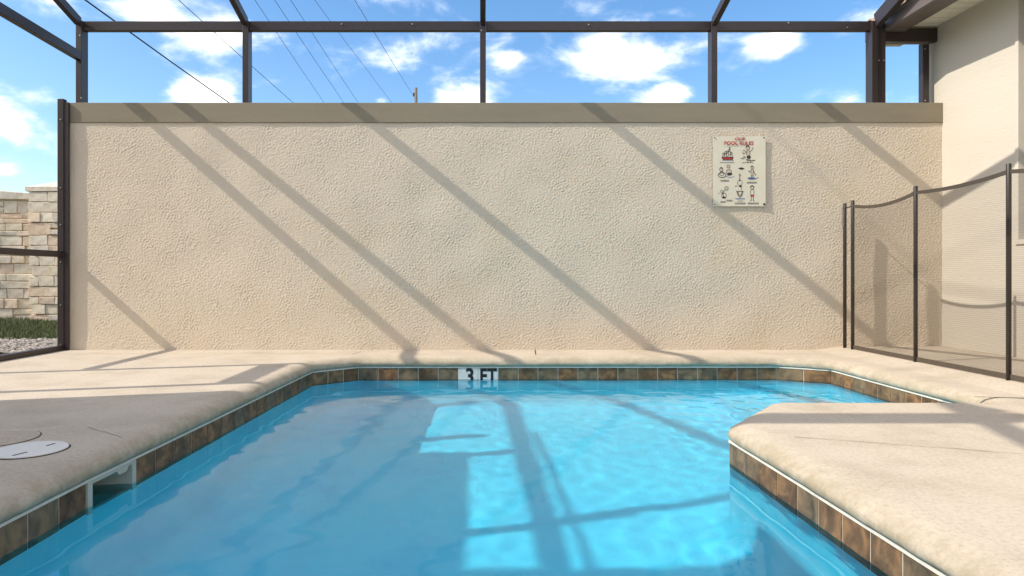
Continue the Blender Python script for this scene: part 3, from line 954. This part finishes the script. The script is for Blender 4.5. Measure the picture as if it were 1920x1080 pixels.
class Draw:
    """little flat cartoon printed on the board"""
    def __init__(self): self.parts = {}
    def mb(self, mat): return self.parts.setdefault(mat, MB())
    def line(self, pts, w, mat='ink', d=.0014):
        m = self.mb(mat)
        q = [sp(x, y, d) for x, y in pts]
        for a, b in zip(q[:-1], q[1:]):
            if (b - a).length < 1e-6: continue
            dd = (b - a).normalized(); s = Vector((-dd.z, 0, dd.x)) * (w / 2)
            a2 = a - dd * w * .3; b2 = b + dd * w * .3
            m.add([a2 - s, a2 + s, b2 + s, b2 - s], [(0, 1, 2, 3)])
    def blob(self, fx, fy, rx, ry, mat='tan', d=.0011, n=12):
        m = self.mb(mat)
        pts = []
        for k in range(n):
            a = 2 * math.pi * k / n
            pts.append(sp(fx + rx * math.cos(a), fy + ry * math.sin(a), d))
        m.add(pts, [tuple(range(n))])
    def ring(self, fx, fy, rx, ry, w=.0035, n=12, mat='ink', d=.0014):
        self.line([(fx + rx * math.cos(2 * math.pi * k / n), fy + ry * math.sin(2 * math.pi * k / n)) for k in range(n + 1)], w, mat, d)
    def person(self, fx, fy, s, lean=0, trunks='blue', arm=1):
        self.blob(fx, fy, .030 * s, .024 * s); self.ring(fx, fy, .030 * s, .024 * s, .003)
        self.line([(fx - .028 * s, fy - .014 * s), (fx, fy - .03 * s), (fx + .028 * s, fy - .012 * s)], .008 * s)
        self.blob(fx + lean * .5, fy + .065 * s, .030 * s, .04 * s); self.ring(fx + lean * .5, fy + .065 * s, .030 * s, .04 * s, .003)
        self.blob(fx + lean, fy + .112 * s, .034 * s, .022 * s, trunks, .0013)
        for k in (-1, 1):
            self.line([(fx + lean + k * .014 * s, fy + .125 * s), (fx + lean * 1.3 + k * .022 * s, fy + .175 * s), (fx + lean * 1.3 + k * .040 * s, fy + .180 * s)], .0045)
            self.line([(fx + lean * .3 + k * .028 * s, fy + .045 * s), (fx + k * .070 * s, fy + (.075 - .05 * arm * (k > 0)) * s), (fx + k * .085 * s, fy + (.05 - .06 * arm * (k > 0)) * s)], .004)
    def caption(self, fx, fy, w, rows=1):
        for r in range(rows):
            x = fx - w / 2
            while x < fx + w / 2:
                ln = random.uniform(.012, .04)
                self.line([(x, fy + r * .014), (min(x + ln, fx + w / 2), fy + r * .014)], .0042)
                x += ln + .012
    def done(self, name='drawing'):
        root = None
        for mat, m in self.parts.items():
            o = part(m, name if root is None else 'print', M[mat], sign, recalc=False)
            root = root or o
# a crowded red boat
D = Draw()
D.line([(.165, .30), (.385, .30), (.365, .335), (.19, .335), (.165, .30)], .005)
D.mb('red').add([sp(x, y, .0013) for x, y in ((.165, .300), (.385, .300), (.362, .337), (.192, .337))], [(0, 1, 2, 3)])
for x, y in ((.20, .255), (.24, .235), (.275, .225), (.31, .205), (.345, .245)):
    D.blob(x, y, .018, .016); D.ring(x, y, .018, .016, .0035); D.ring(x, y + .04, .022, .026, .003); D.line([(x - .012, y - .012), (x + .012, y - .014)], .006)
D.line([(.315, .20), (.315, .155)], .004); D.line([(.30, .165), (.33, .17)], .005)
D.line([(.17, .35), (.25, .345), (.33, .352), (.40, .345)], .003, 'blue')
D.caption(.265, .377, .27)
D.done()
D = Draw(); D.person(.66, .17, 1.15, .02, 'ink'); D.line([(.57, .21), (.60, .20), (.62, .225)], .004); D.line([(.53, .325), (.60, .29), (.62, .30), (.56, .33)], .004)
D.line([(.63, .335), (.72, .35), (.79, .345)], .006); D.caption(.66, .377, .20); D.done()
D = Draw(); D.blob(.155, .475, .03, .028); D.ring(.155, .475, .03, .028); D.line([(.13, .46), (.155, .447), (.18, .46)], .008)
D.ring(.17, .555, .075, .035, .005); D.ring(.165, .535, .04, .03, .0035); D.blob(.29, .43, .03, .022); D.ring(.29, .43, .03, .022)
D.blob(.30, .515, .05, .045); D.ring(.30, .515, .05, .045); D.blob(.315, .54, .05, .02, 'ink', .0013); D.line([(.25, .575), (.33, .59), (.40, .575)], .004, 'blue')
D.caption(.225, .628, .16, 2); D.done()
D = Draw(); D.line([(.49, .46), (.54, .45), (.59, .462), (.54, .475), (.49, .46)], .006); D.blob(.54, .463, .03, .010, 'ink'); D.done()
D = Draw(); D.person(.745, .45, .85, 0, 'tan', -1); D.blob(.735, .598, .07, .014, 'blue', .0015); D.line([(.66, .60), (.70, .615), (.80, .612), (.86, .59)], .004); D.caption(.74, .655, .18, 2); D.done()
D = Draw(); D.ring(.51, .555, .016, .014); D.line([(.51, .57), (.505, .64)], .005); D.ring(.51, .665, .045, .04, .003); D.blob(.52, .712, .03, .016, 'ink', .0013)
D.line([(.42, .715), (.455, .71)], .005); D.line([(.54, .735), (.535, .765)], .004)
D.line([(.45, .785), (.57, .785), (.545, .85), (.515, .872), (.48, .85), (.45, .785)], .005); D.line([(.475, .80), (.50, .845), (.53, .845), (.55, .80)], .004)
D.line([(.43, .893), (.60, .893)], .007, 'blue'); D.caption(.52, .925, .10); D.caption(.52, .952, .20, 2); D.done()
D = Draw(); D.blob(.255, .745, .033, .027); D.ring(.255, .745, .033, .027); D.ring(.165, .79, .022, .022); D.line([(.225, .76), (.185, .81), (.20, .86)], .004)
D.ring(.205, .845, .045, .035, .0035); D.blob(.205, .875, .04, .014, 'ink', .0013); D.line([(.10, .82), (.12, .81)], .004); D.caption(.19, .93, .09, 2); D.caption(.31, .912, .11, 2); D.done()
D = Draw(); D.blob(.745, .735, .03, .025); D.ring(.745, .735, .03, .025); D.line([(.71, .725), (.745, .705), (.78, .725)], .008); D.ring(.745, .80, .035, .045, .003); D.blob(.745, .848, .04, .014, 'red', .0015)
for k in (-1, 1): D.line([(.745 + k * .018, .86), (.745 + k * .02, .92), (.745 + k * .04, .925)], .004)
D.caption(.765, .952, .20, 2); D.done()

# ------------------------------------------------------------------ skimmer lid and valve cover in the deck
lid = empty('skimmer_lid', (-1.612, 2.43, .001))
tag(lid, 'white round plastic skimmer lid set in the left deck', 'lid')
def round_plate(c, r, z0, z1, name, mat, root, n=40, rr=None):
    mb = MB()
    rr = rr or r
    V = []
    for (q, z) in ((r, z0), (r, z1 - .0015), (rr - .0015, z1)):
        V += [(c[0] + q * math.cos(2 * math.pi * k / n), c[1] + q * math.sin(2 * math.pi * k / n), z) for k in range(n)]
    F = [(j * n + k, j * n + (k + 1) % n, (j + 1) * n + (k + 1) % n, (j + 1) * n + k) for j in range(2) for k in range(n)]
    F.append(tuple(2 * n + k for k in range(n)))
    mb.add(V, F)
    return part(mb, name, mat, root)
round_plate((-1.612, 2.43), .126, .001, .0022, 'ring_gap', M['dark_gap'], lid)
round_plate((-1.612, 2.43), .120, .0024, .0060, 'disc', M['lid'], lid)
for (x, y, l, a) in ((-1.60, 2.36, .05, 1.2), (-1.575, 2.49, .035, 1.3)):
    part(MB().bar((x - math.cos(a) * l / 2, y - math.sin(a) * l / 2, .0064), (x + math.cos(a) * l / 2, y + math.sin(a) * l / 2, .0064), .008, .001), 'finger_slot', M['dark_gap'], lid)
cov = empty('valve_cover', (-1.86, 2.60, .001))
tag(cov, 'round beige deck cover with a dark rim beside the white lid', 'cover')
round_plate((-1.86, 2.60), .153, .001, .0022, 'ring_gap', M['dark_gap'], cov)
round_plate((-1.857, 2.597), .147, .0024, .0050, 'disc', M['deck'], cov)
for k in range(9):
    y = 2.50 + k * .025
    hw_ = math.sqrt(max(.001, .135 ** 2 - (y - 2.597) ** 2))
    part(MB().bar((-1.857 - hw_, y, .0056), (-1.857 + hw_, y, .0056), .006, .0014), 'rib', M['deck'], cov)

# ------------------------------------------------------------------ stone wall and pillar beyond the cage
def stone_block(w, h, dpt, seed):
    r = random.Random(seed)
    bm = bmesh.new()
    bmesh.ops.create_cube(bm, size=1)
    for v in bm.verts:
        v.co.x *= w; v.co.y *= dpt; v.co.z *= h
        v.co += Vector((r.uniform(-.006, .006), r.uniform(-.008, .008), r.uniform(-.006, .006)))
    bmesh.ops.bevel(bm, geom=bm.edges[:], offset=.007, segments=1, affect='EDGES')
    me = bpy.data.meshes.new('stone'); bm.to_mesh(me); bm.free(); me.materials.append(M['stone'])
    return me
pool_of = {}
def stone(root, c, d, nrm, w, h, dpt=.08):
    key = (round(w * 20), round(h * 25), random.randrange(2))
    if key not in pool_of:
        pool_of[key] = stone_block(key[0] / 20 - .008, key[1] / 25 - .008, dpt, len(pool_of))
    o = obj('stone', pool_of[key], root)
    ang = math.atan2(d.y, d.x)
    o.location = c - root_world(root) + nrm * random.uniform(-.012, .012)
    o.rotation_euler = (random.uniform(-.01, .01), 0, ang + random.uniform(-.01, .01))
    return o
def ashlar(root, p0, d, nrm, length, height, rows=(.08, .12, .16, .16, .20), lens=(.2, .25, .35, .45)):
    z = 0
    while z < height - .07:
        h = min(random.choice(rows), height - z)
        if height - z - h < .08: h = height - z
        h = round(h * 25) / 25
        x = -random.uniform(0, .2)
        while x < length - .02:
            w = random.choice(lens)
            a = max(0, x); b = min(length, x + w)
            if length - b < .12: b = length
            w2 = round((b - a) * 20) / 20
            if w2 >= .1:
                if h >= .2 and random.random() < .35:
                    for q in (0, 1):
                        stone(root, p0 + d * ((a + b) / 2) + Vector((0, 0, z + h * (.25 + .5 * q))), d, nrm, w2, h / 2)
                else:
                    stone(root, p0 + d * ((a + b) / 2) + Vector((0, 0, z + h / 2)), d, nrm, w2, h)
            x = b if b > x else x + w
        z += h
GZ = -.10
swl = empty('stone_wall', (-7.1, 10.5, GZ))
tag(swl, 'cream ledge stone garden wall seen through the left screen', 'wall')
dirw = Vector((1, .12, 0)).normalized(); nw = Vector((dirw.y, -dirw.x, 0))
LW = 2.6; HW = 1.94
A = Vector((-7.13, 10.95, GZ)) - dirw * LW
ashlar(swl, A + nw * .0, dirw, nw, LW, HW)
def orient_box(A, d, nrm, L, d0, d1, z0, z1):
    a = A + nrm * d0; b = A + nrm * d1
    vs = [a, a + d * L, b + d * L, b]
    return MB().add([Vector((p.x, p.y, z0)) for p in vs] + [Vector((p.x, p.y, z1)) for p in vs],
                    [(0, 1, 2, 3), (7, 6, 5, 4), (0, 4, 5, 1), (1, 5, 6, 2), (2, 6, 7, 3), (3, 7, 4, 0)])
part(orient_box(A, dirw, nw, LW, -.28, .018, GZ - .1, GZ + HW), 'core', M['mortar'], swl)
for i in range(4):
    L1 = LW / 4
    bx = orient_box(A + dirw * (i * L1 + .004), dirw, nw, L1 - .008, -.32, .075, GZ + HW + .001, GZ + HW + .10)
    for q in (4, 7): bx.v[q] = (bx.v[q][0], bx.v[q][1], bx.v[q][2] + (4 - i) * .045)
    for q in (5, 6): bx.v[q] = (bx.v[q][0], bx.v[q][1], bx.v[q][2] + (3 - i) * .045)
    part(bx, 'coping_stone', M['stone'], swl, bevel=.012)
pil = empty('stone_pillar', (-6.9, 10.75, GZ))
tag(pil, 'square stone pillar with pyramid cap at the end of the garden wall', 'pillar')
PX0, PX1, PY0, PY1 = -7.11, -6.55, 10.72, 11.28
HP = 2.05
for (p0, d, nrm) in ((Vector((PX0, PY0, GZ)), Vector((1, 0, 0)), Vector((0, -1, 0))), (Vector((PX1, PY0, GZ)), Vector((0, 1, 0)), Vector((1, 0, 0)))):
    ashlar(pil, p0, d, nrm, .56, HP, lens=(.2, .25, .35))
part(MB().box(PX0 + .02, PX1 - .02, PY0 + .02, PY1, GZ - .1, GZ + HP), 'core', M['mortar'], pil)
cx, cy = (PX0 + PX1) / 2, (PY0 + PY1) / 2
cw = .325
capm = MB().add([(cx - cw, cy - cw, GZ + HP + .001), (cx + cw, cy - cw, GZ + HP + .001), (cx + cw, cy + cw, GZ + HP + .001), (cx - cw, cy + cw, GZ + HP + .001),
                 (cx - cw, cy - cw, GZ + HP + .07), (cx + cw, cy - cw, GZ + HP + .07), (cx + cw, cy + cw, GZ + HP + .07), (cx - cw, cy + cw, GZ + HP + .07), (cx, cy, GZ + HP + .20)],
                [(0, 1, 2, 3), (0, 4, 5, 1), (1, 5, 6, 2), (2, 6, 7, 3), (3, 7, 4, 0), (4, 8, 5), (5, 8, 6), (6, 8, 7), (7, 8, 4)])
part(capm, 'cap', M['stone'], pil)

# grass, gravel, a rock
M['grass'] = surface('grass blades', (.14, .155, .06), (.085, .10, .035), rough=.8, scale=3.0, stain=((.26, .21, .10), 1.5, .55, .75))
gv = []; gf = []
def blade(x, y, h):
    a = random.uniform(0, 6.28); l = random.uniform(-.5, .5) * h
    w = .006
    b = len(gv)
    gv.extend([(x - w * math.cos(a), y - w * math.sin(a), GZ), (x + w * math.cos(a), y + w * math.sin(a), GZ),
               (x + l * math.sin(a), y - l * math.cos(a), GZ + h)])
    gf.append((b, b + 1, b + 2))
for _ in range(38000):
    y = random.uniform(7.6, 11.4); x = random.uniform(-8.2, -3.9)
    if y > 10.75 + (x + 7.0) * .12: continue
    blade(x, y, random.uniform(.03, .085) * (1 + .5 * math.sin(x * 3.1 + y * 1.7)))
me = bpy.data.meshes.new('grass'); me.from_pydata(gv, [], gf); me.materials.append(M['grass'])
gso = obj('grass', me); gso['kind'] = 'stuff'; gso['label'] = 'short green grass at the foot of the stone wall'; gso['category'] = 'grass'
M['pebble'] = surface('pebbles', (.44, .38, .32), (.18, .15, .125), rough=.85, scale=14, blotch=.25)
pv = []; pf = []
ico = bmesh.new(); bmesh.ops.create_icosphere(ico, subdivisions=1, radius=1)
iv = [v.co.copy() for v in ico.verts]; ifc = [tuple(v.index for v in f.verts) for f in ico.faces]; ico.free()
for _ in range(5200):
    y = random.uniform(4.6, 7.75); x = random.uniform(-5.9, -3.64)
    s = random.uniform(.010, .028); e = random.uniform(.4, .8); ca = random.uniform(0, 6.28)
    b = len(pv)
    for v in iv:
        vx = v.x * s * 1.4; vy = v.y * s
        pv.append((x + vx * math.cos(ca) - vy * math.sin(ca), y + vx * math.sin(ca) + vy * math.cos(ca), GZ + .006 + (v.z + .3) * s * e))
    pf.extend(tuple(i + b for i in f) for f in ifc)
me = bpy.data.meshes.new('gravel'); me.from_pydata(pv, [], pf); me.materials.append(M['pebble'])
gvo = obj('gravel', me); gvo['kind'] = 'stuff'; gvo['label'] = 'pale river gravel strip outside the screen'; gvo['category'] = 'gravel'
M['rock'] = surface('dark brown rock', (.10, .07, .05), (.05, .035, .028), rough=.9, scale=8, bump=.8, bscale=20)
bm = bmesh.new(); bmesh.ops.create_icosphere(bm, subdivisions=3, radius=1)
for v in bm.verts:
    k = 1 + .22 * math.sin(v.co.x * 4.1 + 1) * math.cos(v.co.y * 3.7) + .12 * math.sin(v.co.z * 6)
    v.co = Vector((v.co.x * .17 * k, v.co.y * .12 * k, v.co.z * .10 * k))
me = bpy.data.meshes.new('rock'); bm.to_mesh(me); bm.free(); me.materials.append(M['rock'])
tag(obj('rock', me, None, (-3.93, 5.42, GZ + .05)), 'dark brown rock in the gravel by the screen base', 'rock')

# ------------------------------------------------------------------ utility pole and wires
up = empty('utility_pole', (-3.42, 35, GZ))
tag(up, 'weathered wooden utility pole top above the wall', 'pole')
part(MB().tube([(-3.42, 35, GZ), (-3.42, 35, 6), (-3.42, 35, 10.28)], [.13, .10, .075], 12), 'shaft', M['wood'], up, smooth=True)
part(MB().box(-3.56, -3.49, 34.96, 35.02, 9.85, 10.02), 'insulator', M['wire'], up)
WIRES = [((160, 0), (430, 193), .030, 'thick black power line, the leftmost above the wall'),
         ((335, 0), (550, 193), .013, 'thin power line next to the thick black one'),
         ((478, 0), (608, 193), .010, 'third power line from the left above the wall'),
         ((515, 0), (645, 193), .010, 'fourth power line from the left above the wall'),
         ((545, 0), (672, 193), .010, 'fifth power line from the left above the wall'),
         ((590, 0), (695, 140), .008, 'faint sixth power line from the left, second from the right'),
         ((665, 0), (777, 183), .011, 'rightmost power line running to the wooden pole')]
for i, (a, b, r, lab) in enumerate(WIRES):
    Yb = 31 if i < 6 else 34.97
    p = px(*a, 20); q = px(*b, Yb if i != 5 else 27.5)
    d = q - p
    far = q if i == 6 else q + d * 1.2
    near = p - d * 1.2 + Vector((0, 0, 0))
    pts = [near, p - d * 1.0, p, (p + q) / 2 - Vector((0, 0, .02)), q]
    if i != 6: pts.append(far)
    tag(MB().tube(pts, r * .8, 6).build('power_line', M['wire'], smooth=True), lab, 'power line', 'overhead power lines')
